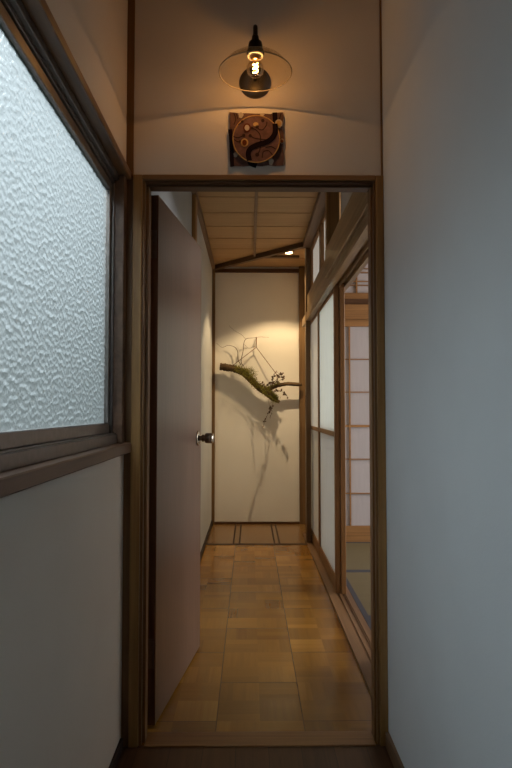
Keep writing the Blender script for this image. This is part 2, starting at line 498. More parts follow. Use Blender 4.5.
# pressed relief of the glass: overlapping scales about 14 mm across, as real geometry
import numpy as np
gy0, gy1, gz0, gz1 = WY0 + 0.02, WY1 - 0.02, WZ0 + 0.060, WZ1 - 0.055
CS = 0.0135
ny, nz = int((gy1 - gy0) / 0.0036), int((gz1 - gz0) / 0.0036)
gy, gz = np.meshgrid(np.linspace(gy0, gy1, ny), np.linspace(gz0, gz1, nz), indexing='ij')
rs_ = np.random.RandomState(5)
K1, K2 = int((gy1 - gy0) / CS) + 4, int((gz1 - gz0) / CS) + 4
jit = rs_.rand(K1, K2, 3)
u_, v_ = (gy - gy0) / CS + 2, (gz - gz0) / CS + 2
iu, iv = u_.astype(int), v_.astype(int)
best = np.full(gy.shape, 9.0); hh = np.zeros(gy.shape)
for du in (-1, 0, 1):
    for dv in (-1, 0, 1):
        a_, b_ = np.clip(iu + du, 0, K1 - 1), np.clip(iv + dv, 0, K2 - 1)
        jj = jit[a_, b_]
        dx_, dz_ = u_ - (iu + du + jj[..., 0]), v_ - (iv + dv + jj[..., 1])
        dd = np.sqrt(dx_ ** 2 + dz_ ** 2)
        m_ = dd < best
        best = np.where(m_, dd, best)
        hh = np.where(m_, -dz_ * 0.0022 + (jj[..., 2] - 0.5) * 0.0010 - dd * dd * 0.0018, hh)
relief = XL - 0.047 + hh
me = bpy.data.meshes.new('glass_pane')
front = np.stack([relief, gy, gz], -1).reshape(-1, 3)
back = np.array([[XL - 0.054, gy0, gz0], [XL - 0.054, gy1, gz0], [XL - 0.054, gy1, gz1], [XL - 0.054, gy0, gz1]])
idx = np.arange(ny * nz).reshape(ny, nz)
q_ = np.stack([idx[:-1, :-1], idx[1:, :-1], idx[1:, 1:], idx[:-1, 1:]], -1).reshape(-1, 4)
nb_ = ny * nz
wl = Vector((XL, (WY0 + WY1) / 2, WZ0))
vv = np.concatenate([front, back]) - np.array(wl)
me.from_pydata(vv.tolist(), [], q_.tolist() + [[nb_, nb_ + 3, nb_ + 2, nb_ + 1]])
me.materials.append(M['pglass']); me.materials.append(M['clear'])
me.polygons[len(q_)].material_index = 1
for p_ in me.polygons: p_.use_smooth = True
me.update()
po_ = bpy.data.objects.new('glass_pane', me); COL.objects.link(po_); po_.parent = so

# ------------------------------------------------------------------ structure: hall beyond the door
bm = box(HL - 0.1, SX, YD, 4.965, -0.05, 0, 0)
struct('floor_hall', bm, M['parquet'], 'glossy brown parquet floor of the hall beyond the door', 'floor').name = 'floor_hall'
bm = box(HL - 0.1, 0.60, 5.012, YF, -0.05, 0, 0)
struct('floor_hall_end', bm, M['end_floor'], 'lighter wood floor at the far end below the branch', 'floor')
struct('trim_5', box(HL, 0.458, 4.965, 5.012, -0.05, 0.003, 0.001), M['dark_strip'], 'dark strip across the hall floor before the far end', 'trim')
k = 6
for i, x in enumerate((-0.135, -0.085, 0.200, 0.240)):
    struct('trim_%d' % k, box(x - 0.0065, x + 0.0065, 5.012, YF, -0.01, 0.0015, 0), M['dark_strip'],
           'dark floor line at the far end, %s' % ('leftmost of four', 'second from the left of four', 'third from the left of four', 'rightmost of four')[i], 'trim')
    k += 1
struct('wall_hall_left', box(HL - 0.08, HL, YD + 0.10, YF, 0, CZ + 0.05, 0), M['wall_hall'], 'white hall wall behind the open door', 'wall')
struct('baseboard_hall_left', box(HL, HL + 0.012, YD + 0.10, YF - 0.01, 0, 0.04), M['dark_strip'], 'dark baseboard along the hall wall behind the open door', 'baseboard')
struct('wall_return', box(HL - 0.08, HL + 0.001, YD + 0.09, YD + 0.1, 0, CZ + 0.05, 0), M['wall'], 'narrow wall end beside the door hinges', 'wall')
struct('wall_far', box(HL - 0.08, 0.62, YF, YF + 0.1, 0, CZ + 0.05, 0), M['panel'], 'cream wall panel at the far end behind the branch', 'wall')
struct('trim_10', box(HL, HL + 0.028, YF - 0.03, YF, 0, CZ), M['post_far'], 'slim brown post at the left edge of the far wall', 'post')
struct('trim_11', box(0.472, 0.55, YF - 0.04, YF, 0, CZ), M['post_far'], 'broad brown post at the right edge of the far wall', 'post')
struct('trim_12', box(HL + 0.028, 0.472, YF - 0.02, YF, 0, 0.022), M['rail_x_dark'], 'dark skirting strip at the foot of the far wall', 'baseboard')
struct('trim_13', box(HL + 0.028, 0.472, YF - 0.03, YF, CZ - 0.055, CZ - 0.02), M['rail_x_dark'], 'dark strip across the top of the far wall', 'trim')
struct('trim_14', box(HL, HL + 0.024, 3.78, 3.90, 0, CZ), M['post'], 'brown post on the hall wall above the open door', 'post')

# ceiling boards (each board overlaps the next), cornices, battens
bm = bm_new()
y = 2.09
ys = [2.09, 2.34, 2.66, 2.98, 3.30, 3.62, 3.94, 4.26, 4.58, 4.90, 5.22, 5.55, YF]
for a, b in zip(ys[:-1], ys[1:]):
    t = bmesh.new()
    vs = [t.verts.new(p) for p in ((HL - 0.02, a - 0.012, CZ), (0.60, a - 0.012, CZ), (0.60, b, CZ + 0.004), (HL - 0.02, b, CZ + 0.004),
                                   (HL - 0.02, a - 0.012, CZ + 0.012), (0.60, a - 0.012, CZ + 0.012), (0.60, b, CZ + 0.02), (HL - 0.02, b, CZ + 0.02))]
    for f in ((0, 3, 2, 1), (4, 5, 6, 7), (0, 1, 5, 4), (1, 2, 6, 5), (2, 3, 7, 6), (3, 0, 4, 7)):
        t.faces.new([vs[i] for i in f])
    merge(bm, t)
struct('ceiling_hall', bm, M['ceil'], 'ceiling of wide pale brown boards in the hall beyond the door', 'ceiling')
struct('trim_15', box(HL, HL + 0.03, 2.10, YF - 0.03, CZ - 0.035, CZ, 0.002), M['batten'], 'ceiling moulding along the left hall wall', 'moulding')
struct('trim_16', box(0.435, SX + 0.05, 2.10, 5.00, CZ - 0.045, CZ, 0.002), M['batten'], 'ceiling moulding along the screen side of the hall', 'moulding')
struct('trim_17', box(0.030, 0.050, 2.10, 5.38, CZ - 0.022, CZ - 0.002, 0.001), M['batten'], 'thin lengthwise batten down the middle of the hall ceiling', 'batten')
# diagonal batten
bm = bm_new()
a = Vector((HL + 0.02, 5.83, CZ - 0.022)); b = Vector((0.445, 5.00, CZ - 0.022))
d = (b - a).normalized(); nrm = Vector((-d.y, d.x, 0)) * 0.022
vs = []
for z in (-0.018, 0.022):
    for p in (a - nrm, b - nrm, b + nrm, a + nrm): vs.append(bm.verts.new(p + Vector((0, 0, z))))
for f in ((0, 3, 2, 1), (4, 5, 6, 7), (0, 1, 5, 4), (1, 2, 6, 5), (2, 3, 7, 6), (3, 0, 4, 7)): bm.faces.new([vs[i] for i in f])
struct('trim_18', bm, M['batten_x'], 'dark diagonal batten crossing the hall ceiling before the spotlight', 'batten')
struct('trim_19', box(0.10, 0.44, 5.42, 5.46, CZ - 0.018, CZ, 0.001), M['batten_x'], 'short dark cross batten on the ceiling behind the spotlight', 'batten')

# ------------------------------------------------------------------ screen side of the hall
RX = 0.590       # room side of sill
YE = 5.00
bm = bm_new()
add_box(bm, SX, 0.510, YD + 0.1, 5.40, -0.04, 0.012, 0.001)
add_box(bm, 0.510, 0.520, YD + 0.1, 5.40, -0.04, 0.006)
add_box(bm, 0.520, 0.538, YD + 0.1, 5.40, -0.04, 0.012, 0.001)
add_box(bm, 0.538, 0.548, YD + 0.1, 5.40, -0.04, 0.006)
add_box(bm, 0.548, 0.552, YD + 0.1, 5.40, -0.04, 0.012, 0.001)
add_box(bm, 0.552, 0.556, YD + 0.1, 5.40, -0.04, 0.006)
add_box(bm, 0.556, RX, YD + 0.1, 5.40, -0.04, 0.012, 0.001)
struct('trim_20', bm, M['rail_y'], 'grooved wooden floor track under the sliding screens', 'sill')
# lintel with tracks underneath
bm = bm_new()
add_box(bm, SX + 0.004, RX, YD + 0.1, 5.40, 1.845, 1.89)
for x0, x1 in ((SX + 0.004, 0.502), (0.5315, 0.5345), (0.564, RX)):
    add_box(bm, x0, x1, YD + 0.1, 5.40, 1.818, 1.845, 0.001)
struct('trim_21', bm, M['lintel'], 'grooved wooden head track over the sliding screens', 'lintel')
struct('trim_22', box(0.446, SX + 0.012, YD + 0.1, 3.60, 1.868, 2.035, 0.003), M['lintel'], 'broad lintel board over the gap to the mat room', 'lintel')
struct('trim_23', box(0.470, SX + 0.030, 3.672, YE, 1.868, 2.030, 0.003), M['lintel'], 'broad lintel board over the closed paper screens', 'lintel')
struct('trim_24', box(0.458, 0.534, 3.60, 3.672, 1.90, CZ - 0.045), M['post'], 'short square post above the lintel board', 'post')
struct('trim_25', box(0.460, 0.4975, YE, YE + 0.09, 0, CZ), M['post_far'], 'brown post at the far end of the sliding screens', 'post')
struct('trim_32', box(0.4975, RX, YE, YE + 0.09, 1.89, CZ), M['post'], 'brown beam end above the last sliding screen', 'post')
struct('wall_screen_end', box(0.550, RX, 5.40, YF - 0.04, 0, CZ, 0), M['wall'], 'short wall beyond the last sliding screen', 'wall')
bm = bm_new()
add_box(bm, 0.545, RX, YD + 0.1, 3.62, 1.89, CZ)
struct('wall_screen_top', bm, M['wall'], 'white plaster strip above the lintel board near the doorway', 'wall')
struct('wall_screen_side', box(0.44, RX + 0.0, YD + 0.06, YD + 0.1, 0, CZ, 0), M['wall'], 'wall end between the doorway and the mat room opening', 'wall')

# transom panel beyond the post
tr = thing('transom_window', (0.51, 4.5, 2.03), 'white paper transom panel above the closed sliding screens', 'transom', kind='structure')
tr.name = 'window_2'
bm = bm_new()
add_box(bm, 0.502, 0.536, 3.672, YE, 2.02, 2.05, 0.001)
add_box(bm, 0.502, 0.536, 3.672, YE, CZ - 0.075, CZ - 0.045, 0.001)
add_box(bm, 0.502, 0.536, 3.672, 3.76, 2.05, CZ - 0.075, 0.001)
add_box(bm, 0.496, 0.536, 4.22, 4.34, 2.05, CZ - 0.075, 0.001)
add_box(bm, 0.502, 0.536, 4.96, YE, 2.05, CZ - 0.075, 0.001)
link('frame', bm, M['shoji_wood'], tr)
link('paper_panel', box(0.517, 0.522, 3.76, 4.22, 2.05, CZ - 0.075, 0), M['paper_top'], tr)
link('paper_panel', box(0.517, 0.522, 4.34, 4.96, 2.05, CZ - 0.075, 0), M['paper_top'], tr)

# sliding screens
def screen(idx, x0, x1, y0, y1, label, near_w=0.035, far_w=0.03, paper_m='paper', low_m='paper_low'):
    xm = (x0 + x1) / 2
    t = thing('door_%d' % idx, (xm, (y0 + y1) / 2, 0.008), label, 'sliding screen', group='sliding paper screens along the hall', kind='structure')
    link('stile', box(x0, x1, y0, y0 + near_w, 0.008, 1.842, 0.002), M['shoji_wood'], t)
    link('stile', box(x0, x1, y1 - far_w, y1, 0.008, 1.842, 0.002), M['shoji_wood'], t)
    link('top_rail', box(x0 + 0.002, x1 - 0.002, y0 + near_w, y1 - far_w, 1.80, 1.842, 0.001), M['shoji_wood_y'], t)
    link('middle_rail', box(x0 + 0.001, x1 - 0.001, y0 + near_w, y1 - far_w, 0.925, 0.955, 0.001), M['shoji_wood_y'], t)
    link('bottom_rail', box(x0 + 0.002, x1 - 0.002, y0 + near_w, y1 - far_w, 0.008, 0.10, 0.001), M['shoji_wood_y'], t)
    link('upper_panel', box(x0 + 0.007, x0 + 0.010, y0 + near_w, y1 - far_w, 0.955, 1.80, 0), M[paper_m], t)
    link('lower_panel', box(x0 + 0.010, x0 + 0.014, y0 + near_w, y1 - far_w, 0.10, 0.925, 0), M[low_m], t)
    return t
screen(2, 0.503, 0.533, 3.63, 4.50, 'nearer closed paper screen on the hall side, next to the gap')
screen(3, 0.534, 0.563, 3.61, 4.48, 'paper screen slid behind the nearer one, on the mat room side')
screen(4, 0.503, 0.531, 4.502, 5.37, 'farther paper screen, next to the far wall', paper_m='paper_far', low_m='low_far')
screen(6, 0.535, 0.563, 2.14, 2.66, 'added unseen paper screen behind the right door jamb, blocking stray daylight')  # out of view, added to keep mat room daylight off the corridor and door leaf

# ------------------------------------------------------------------ mat room
RY = 5.02; RXE = 3.3; RY0 = 1.2
struct('floor_room', box(RX, RXE, RY0, RY + 0.05, -0.06, -0.030, 0), M['planks'], 'boards under the mats of the side room', 'floor')
mats = [(RX + 0.002, 4.13, RY - 0.002), (RX + 0.002, 3.215, 4.126), (RX + 0.002, 2.30, 3.211), (RX + 0.002, 1.385, 2.296)]
labs = ['rush floor mat in front of the paper screens of the side room', 'rush floor mat beside the screens, second from the back of the side room',
        'rush floor mat just inside the gap, third from the back of the side room', 'rush floor mat of the side room nearest the doorway']
for (x0, y0, y1), lb in zip(mats, labs):
    t = thing('tatami_mat', (x0 + 0.9, (y0 + y1) / 2, -0.03), lb, 'floor mat', group='rush mats on the floor of the side room')
    link('rush_surface', box(x0, x0 + 1.82, y0 + 0.028, y1 - 0.028, -0.030, 0.010, 0.002), M['tatami'], t)
    link('cloth_border', box(x0, x0 + 1.82, y0, y0 + 0.028, -0.030, 0.011, 0.002), M['heri'], t)
    link('cloth_border', box(x0, x0 + 1.82, y1 - 0.028, y1, -0.030, 0.011, 0.002), M['heri'], t)
t = thing('tatami_mat', (RX + 1.83 + 0.44, 4.1, -0.03), 'rush floor mat along the window side of the side room', 'floor mat', group='rush mats on the floor of the side room')
link('rush_surface', box(RX + 1.83, RXE - 0.01, 1.40, RY - 0.01, -0.03, 0.010, 0.002), M['tatami'], t)
struct('trim_26', box(RX, RX + 0.030, RY0, RY, -0.03, 0.0125, 0.001), M['heri'], 'dark cloth edge of the mats along the floor track', 'border')
# room shell
struct('ceiling_room', box(RX, RXE, RY0, RY + 0.1, CZ, CZ + 0.05, 0), M['ceil'], 'wooden ceiling of the side room', 'ceiling')
bm = bm_new()
add_box(bm, RXE, RXE + 0.1, RY0, RY, -0.03, 0.5)
add_box(bm, RXE, RXE + 0.1, RY0, RY, 2.1, CZ)
add_box(bm, RXE, RXE + 0.1, RY0, 2.4, 0.5, 2.1)
add_box(bm, RXE, RXE + 0.1, 4.9, RY, 0.5, 2.1)
struct('wall_room_right', bm, M['wall'], 'window wall of the side room', 'wall')
struct('wall_room_front', box(0.55, RXE + 0.1, RY0 - 0.1, RY0, -0.03, CZ, 0), M['wall'], 'near wall of the side room', 'wall')
struct('wall_room_left', box(0.55, RX, RY0, YD + 0.06, -0.03, CZ, 0), M['wall'], 'wall between the corridor and the side room', 'wall')
bm = bm_new()
add_box(bm, 2.5, RXE, RY, RY + 0.1, -0.03, CZ)
add_box(bm, RX, 2.5, RY + 0.02, RY + 0.1, 2.36, CZ)
add_box(bm, RX, RXE, RY + 0.12, RY + 0.16, -0.03, CZ)
struct('wall_room_far', bm, M['wall'], 'wall around the paper screens of the side room', 'wall')
# far screens of the room
def zpx(y, Y): return 1.093 + (410 - y) / 611.0 * Y
Z = {q: zpx(q, RY) for q in (526, 494, 460, 427, 393, 360, 327, 320, 312, 305, 299, 293, 285, 281, 272, 268, 259, 541)}
rs = thing('door_5', (1.4, RY, 0.0), 'gridded paper screens at the back of the side room', 'sliding screen', kind='structure')
x0, x1 = RX + 0.001, 2.5
link('bottom_board', box(x0, x1, RY, RY + 0.03, 0.0, Z[526], 0.001), M['shoji_wood_x'], rs)
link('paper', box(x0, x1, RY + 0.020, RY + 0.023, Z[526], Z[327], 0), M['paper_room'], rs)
g = bm_new()
for q in (494, 460, 393, 360): add_box(g, x0, x1, RY + 0.006, RY + 0.02, Z[q] - 0.004, Z[q] + 0.004)
add_box(g, x0, x1, RY + 0.004, RY + 0.02, Z[427] - 0.009, Z[427] + 0.009)
gx = 0.822
while gx < 2.4:
    add_box(g, gx - 0.006, gx + 0.006, RY + 0.005, RY + 0.02, Z[526], Z[327])
    gx += 0.29
link('lattice', g, M['shoji_wood_x'], rs)
for gx in (1.44, 2.30):
    link('stile', box(gx, gx + 0.04, RY - 0.002, RY + 0.028, 0.012, Z[327], 0.001), M['shoji_wood'], rs)
struct('trim_27', box(RX, 2.5, RY - 0.004, RY + 0.04, Z[327], Z[320] , 0.001), M['shoji_wood_x'], 'track rail above the gridded screens of the side room', 'lintel')
struct('trim_28', box(RX, 2.5, RY - 0.022, RY + 0.04, Z[320], Z[305], 0.002), M['rail_x'], 'broad rail above the gridded screens of the side room', 'lintel')
struct('trim_29', box(RX, 2.5, RY + 0.01, RY + 0.04, Z[305], Z[299], 0), M['rail_x_dark'], 'dark recessed strip between the two rails of the side room', 'trim')
struct('trim_30', box(RX, 2.5, RY - 0.004, RY + 0.04, Z[299], Z[293], 0.001), M['rail_x'], 'narrow rail under the paper transom of the side room', 'lintel')
tw = thing('window_3', (1.4, RY, Z[293]), 'paper transom with thin wooden lattice in the side room', 'transom', kind='structure')
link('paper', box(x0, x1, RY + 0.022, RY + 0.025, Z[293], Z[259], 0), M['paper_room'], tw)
g = bm_new()
for q in (285, 281, 272, 268): add_box(g, x0 + 0.06, 0.983, RY + 0.006, RY + 0.02, Z[q] - 0.004, Z[q] + 0.004)
for q in (285, 281, 272, 268): add_box(g, 1.1, 1.7, RY + 0.006, RY + 0.02, Z[q] - 0.004, Z[q] + 0.004)
for gx in (0.885, 1.3, 1.6): add_box(g, gx - 0.007, gx + 0.007, RY + 0.005, RY + 0.02, Z[293], Z[259])
link('lattice', g, M['shoji_wood_x'], tw)
struct('trim_31', box(RX, 2.5, RY - 0.004, RY + 0.04, Z[259], 2.40, 0.001), M['rail_x'], 'rail above the paper transom of the side room', 'lintel')

# ------------------------------------------------------------------ hinged door
hx, hy = -0.324, 2.135
door = thing('door_1', (hx, hy, 0.006), 'flat brown veneered door standing open into the hall', 'door', kind='structure')
ang = math.atan2(0.704, 0.096)      # direction of the leaf in plan
DL, DT = 0.710, 0.039
def door_box(u0, u1, v0, v1, z0, z1, bev=0.001, seg=1):
    # u along the leaf, v outward from the camera-side face (towards the hall middle = negative v)
    b = box(u0, u1, v0, v1, z0, z1, bev, seg)
    bmesh.ops.transform(b, matrix=Matrix.Translation((hx, hy, 0)) @ Matrix.Rotation(ang, 4, 'Z'), verts=b.verts[:])
    return b
def dwarp(b):
    bmesh.ops.transform(b, matrix=Matrix.Translation((hx, hy, 0)) @ Matrix.Rotation(ang, 4, 'Z'), verts=b.verts[:])
    return b
link('door_leaf', door_box(0.003, DL - 0.003, 0.0, DT, 0.010, 1.845, 0.001), M['leaf'], door)
link('edge_band', door_box(0.0, 0.003, 0.0, DT, 0.010, 1.845, 0), M['leaf_edge'], door)
link('edge_band', door_box(DL - 0.003, DL, 0.0, DT, 0.010, 1.845, 0), M['leaf_edge'], door)
for z in (1.62, 0.20):
    b = door_box(-0.0025, 0.0, 0.006, DT - 0.004, z, z + 0.10, 0)
    link('hinge', b, M['steel_dark'], door)
kn = bm_new()
kz, ku = 0.958, DL - 0.062
add_lathe(kn, [(0.0, 0.0), (0.034, 0.0), (0.034, -0.003), (0.028, -0.007), (0.0, -0.007)], (ku, 0, kz), 'y', 40)
link('knob_rose', dwarp(kn), M['steel'], door)
kn = bm_new()
add_lathe(kn, [(0.0, -0.006), (0.011, -0.006), (0.011, -0.018), (0.017, -0.022), (0.017, -0.027), (0.011, -0.031), (0.021, -0.035),
               (0.0235, -0.040), (0.0235, -0.062), (0.0, -0.062)], (ku, 0, kz), 'y', 40)
ko = link('knob', dwarp(kn), M['steel_dark'], door)
kn = bm_new()
add_lathe(kn, [(0.0225, -0.0615), (0.0240, -0.064), (0.0225, -0.070), (0.016, -0.073), (0.0, -0.073)], (ku, 0, kz), 'y', 40)
link('knob_cap', dwarp(kn), M['steel'], ko)
kn = bm_new()
add_lathe(kn, [(0.0, DT), (0.034, DT), (0.034, DT + 0.003), (0.011, DT + 0.007), (0.011, DT + 0.02), (0.0235, DT + 0.03), (0.0235, DT + 0.05), (0.0, DT + 0.055)], (ku, 0, kz), 'y', 32)
link('knob', dwarp(kn), M['steel_dark'], door)

# ------------------------------------------------------------------ wall lamp above the doorway
LX, LYY = 0.016, 1.84
lamp = thing('wall_lamp', (0.017, YD, 2.19), 'wall lamp with clear glass shade and glowing bulb above the doorway', 'lamp')
b = bm_new()
add_lathe(b, [(0.0, 0.0), (0.053, 0.0), (0.054, -0.006), (0.050, -0.016), (0.030, -0.024), (0.0, -0.026)], (0.017, YD, 2.193), 'y', 48)
link('wall_plate', b, M['plate'], lamp)
LZ = 2.124         # rim height of the shade
AP = LZ + 0.056    # socket bottom
b = bm_new()
arm = smooth_path([(0.017, YD - 0.02, 2.193), (0.017, YD - 0.050, 2.196), (0.017, YD - 0.075, 2.225), (0.017, YD - 0.100, 2.262), (0.016, YD - 0.135, 2.283),
                   (LX, LYY + 0.015, 2.278), (LX, LYY, 2.24)], 6)
add_tube(b, arm, 0.0070, 10)
link('arm', b, M['black'], lamp)
b = bm_new()
zt = AP
add_lathe(b, [(0.0, zt + 0.060), (0.010, zt + 0.058), (0.012, zt + 0.044), (0.020, zt + 0.038), (0.022, zt + 0.028), (0.022, zt + 0.018),
              (0.025, zt + 0.013), (0.027, zt + 0.006), (0.027, zt + 0.003), (0.022, zt + 0.001), (0.0, zt + 0.001)], (LX, LYY, 0), 'z', 40)
link('socket', b, M['black'], lamp)
b = bm_new()
add_lathe(b, [(0.0, zt + 0.001), (0.024, zt + 0.001), (0.025, zt - 0.005), (0.014, zt - 0.005), (0.0, zt - 0.003)], (LX, LYY, 0), 'z', 40)
link('lamp_holder', b, M['cream_china'], lamp)
b = bm_new()
RR = 0.112
prof = [(0.024, AP + 0.002), (0.042, AP - 0.003), (0.068, AP - 0.012), (0.090, AP - 0.028), (0.105, AP - 0.047), (RR, LZ)]
add_lathe(b, prof, (LX, LYY, 0), 'z', 72)
sh = link('glass_shade', b, M['shade'], lamp, solid=False)
b = bm_new()
ring = [(LX + RR * math.cos(t), LYY + RR * math.sin(t), LZ) for t in [2 * math.pi * i / 72 for i in range(73)]]
add_tube(b, ring, 0.0018, 6, cap=False)
link('shade_rim', b, M['shade_rim'], sh)
b = bm_new()
add_lathe(b, [(0.013, AP - 0.004), (0.0135, AP - 0.016), (0.0, AP - 0.016)], (LX, LYY, 0), 'z', 24)
link('bulb_base', b, M['brass'], lamp)
b = bm_new()
bz = AP - 0.016
add_lathe(b, [(0.012, bz), (0.016, bz - 0.006), (0.024, bz - 0.017), (0.0275, bz - 0.030), (0.024, bz - 0.043), (0.014, bz - 0.052), (0.0, bz - 0.055)], (LX, LYY, 0), 'z', 32)
bo = link('bulb', b, M['bulb'], lamp, solid=False)
b = bm_new()
fp = []
for i in range(61):
    t = i / 60 * 2 * math.pi * 2.5
    fp.append((LX + 0.007 * math.cos(t), LYY + 0.007 * math.sin(t), bz - 0.010 - 0.030 * i / 60))
add_tube(b, fp, 0.0014, 6)
link('filament', b, M['filament'], bo)
pl = bpy.data.lights.new('bulb_light', 'POINT'); pl.energy = 1.5; pl.color = (1.0, 0.53, 0.19); pl.shadow_soft_size = 0.004
po = bpy.data.objects.new('bulb_light', pl); COL.objects.link(po); po.location = (LX, LYY, bz - 0.020)

# ------------------------------------------------------------------ round relief plaque
M['clay'] = plain('plaque_clay', (0.125, 0.066, 0.052), 0.85, 0, 0.1, 0.12)
M['clay2'] = plain('disc_clay', (0.145, 0.074, 0.060), 0.8, 0, 0.1, 0.10)
M['ink'] = plain('plaque_dark_band', (0.012, 0.006, 0.008), 0.85, 0, 0.05)
M['gold'] = plain('plaque_gold', (0.42, 0.23, 0.055), 0.5)
M['rust'] = plain('plaque_rust', (0.11, 0.025, 0.008), 0.8, 0, 0.1)
M['cream'] = plain('plaque_cream', (0.42, 0.34, 0.26), 0.8, 0, 0.1)
M['line'] = plain('plaque_line', (0.045, 0.022, 0.018), 0.8, 0, 0.1)
PS = 2.02 / 611.0
def P(px, py, y):      # crop pixel of the plaque -> point on the wall
    X = 220 + px / 6.827; Yp = 100 + py / 6.827
    e = math.atan((384.0 - Yp) / 611.0) + R(2.44)
    return Vector(((X - 250.0) * y / 611.0, y, 1.085 + y * math.tan(e)))
pq = thing('relief_plaque', (0.017, YD, 1.885), 'square brown relief plaque with gold rimmed disc hanging above the doorway', 'wall art')
def slab(poly, y0, y1):
    b = bm_new()
    A = [b.verts.new(P(x, z, y0)) for x, z in poly]; B = [b.verts.new(P(x, z, y1)) for x, z in poly]
    b.faces.new(A); b.faces.new(list(reversed(B)))
    n = len(poly)
    for i in range(n): b.faces.new((A[i], B[i], B[(i + 1) % n], A[(i + 1) % n]))
    return b
poly = [(62, 84), (100, 86), (130, 92), (180, 90), (240, 93), (300, 92), (345, 95), (366, 88), (432, 82), (440, 120), (432, 180), (440, 260), (434, 330),
        (440, 400), (436, 448), (380, 452), (330, 446), (290, 452), (230, 450), (160, 455), (110, 452), (68, 458), (62, 400), (66, 330), (60, 240), (64, 160)]
link('backing', slab(poly, YD, YD - 0.012), M['clay'], pq)
def disc(cx, cz, r, y0, y1, seg=40, rz=None):
    return slab([(cx + r * math.cos(2 * math.pi * i / seg), cz + (rz or r) * math.sin(2 * math.pi * i / seg)) for i in range(seg)], y0, y1)
def stroke(pts, wd, y0, y1):
    pts = smooth_path([(x, z, 0) for x, z in pts], 6)
    L, Rr = [], []
    for i, p in enumerate(pts):
        q = (pts[min(i + 1, len(pts) - 1)] - pts[max(i - 1, 0)]).normalized()
        nn = Vector((-q.y, q.x, 0)) * wd / 2
        L.append((p.x + nn.x, p.y + nn.y)); Rr.append((p.x - nn.x, p.y - nn.y))
    b = bm_new()
    fr = [[b.verts.new(P(x, z, yy)) for x, z in side] for yy in (y0, y1) for side in (L, Rr)]
    n = len(pts)
    for i in range(n - 1):
        b.faces.new((fr[2][i], fr[2][i + 1], fr[3][i + 1], fr[3][i]))
        b.faces.new((fr[0][i], fr[0][i + 1], fr[2][i + 1], fr[2][i]))
        b.faces.new((fr[1][i], fr[1][i + 1], fr[3][i + 1], fr[3][i]))
    return b
Y0, Y1 = YD - 0.012, YD - 0.0145
link('dark_band', stroke([(376, 84), (378, 120), (378, 160)], 34, Y0, Y1), M['ink'], pq)
link('dark_band', stroke([(66, 200), (74, 300), (78, 400), (80, 455)], 28, Y0, Y1), M['ink'], pq)
link('dark_band', stroke([(204, 408), (212, 432), (250, 446)], 40, Y0, Y1), M['ink'], pq)
dc = link('disc', disc(248, 266, 162, YD - 0.010, YD - 0.026, 72), M['clay2'], pq)
b = bm_new()
rp = [P(248 + 163 * math.cos(2 * math.pi * i / 72), 266 + 160 * math.sin(2 * math.pi * i / 72), YD - 0.026) for i in range(73)]
add_tube(b, rp, 0.0020, 8, cap=False)
link('gold_rim', b, M['gold'], dc)
Y2, Y3 = YD - 0.026, YD - 0.0285
link('dark_band', stroke([(378, 160), (378, 222), (352, 265), (310, 290), (250, 308), (208, 332), (192, 365), (200, 414)], 36, Y2, Y3), M['ink'], dc)
for pts in ([(212, 190), (245, 205), (272, 235), (278, 280), (272, 340), (254, 374)], [(85, 248), (120, 258), (160, 242)], [(205, 242), (240, 262), (330, 272)],
            [(252, 182), (270, 202), (296, 200), (318, 170), (322, 148)], [(92, 270), (115, 284), (134, 284)], [(288, 395), (296, 355), (330, 345), (356, 370), (370, 392)],
            [(310, 325), (350, 318), (384, 335)], [(150, 150), (140, 158), (120, 170)]):
    link('tendril', stroke(pts, 7, Y2, Y2 - 0.0015), M['line'], dc)
for cx, cz, r in ((160, 241, 11), (205, 243, 11), (253, 183, 12), (293, 140, 12), (254, 373, 14), (134, 284, 9), (280, 305, 11), (217, 190, 9), (150, 148, 10)):
    link('dot', disc(cx, cz, r, Y2, Y2 - 0.002, 16), M['line'], dc)
def flower(cx, cz, r, outer, inner, par, ya):
    fo = link('flower', disc(cx, cz, r, ya, ya - 0.003, 28, r * 1.12), M[outer], par)
    link('flower_centre', disc(cx, cz, r * 0.62, ya - 0.003, ya - 0.005, 20, r * 0.75), M[inner], fo)
flower(183, 190, 27, 'rust', 'cream', dc, Y2)
flower(166, 291, 26, 'gold', 'rust', dc, Y2)
link('petal', disc(244, 166, 19, Y2, Y2 - 0.002, 20, 14), M['gold'], dc)
flower(404, 160, 26, 'cream', 'gold', pq, Y0 - 0.006)
flower(426, 280, 16, 'cream', 'rust', pq, Y0)
for cx, cz, rx_, rz_ in ((140, 104, 18, 20), (288, 100, 16, 10), (350, 420, 18, 26), (104, 374, 16, 18)):
    link('pale_leaf', slab([(cx + rx_ * math.cos(2 * math.pi * i / 16) * (0.8 + 0.3 * (i % 3 == 0)), cz + rz_ * math.sin(2 * math.pi * i / 16)) for i in range(16)], Y0, Y0 - 0.003), M['cream'], pq)
for pts in ([(92, 90), (104, 130), (92, 170)], [(110, 92), (118, 130)], [(420, 90), (408, 130)]):
    link('tendril', stroke(pts, 7, Y0, Y0 - 0.0015), M['line'], pq)

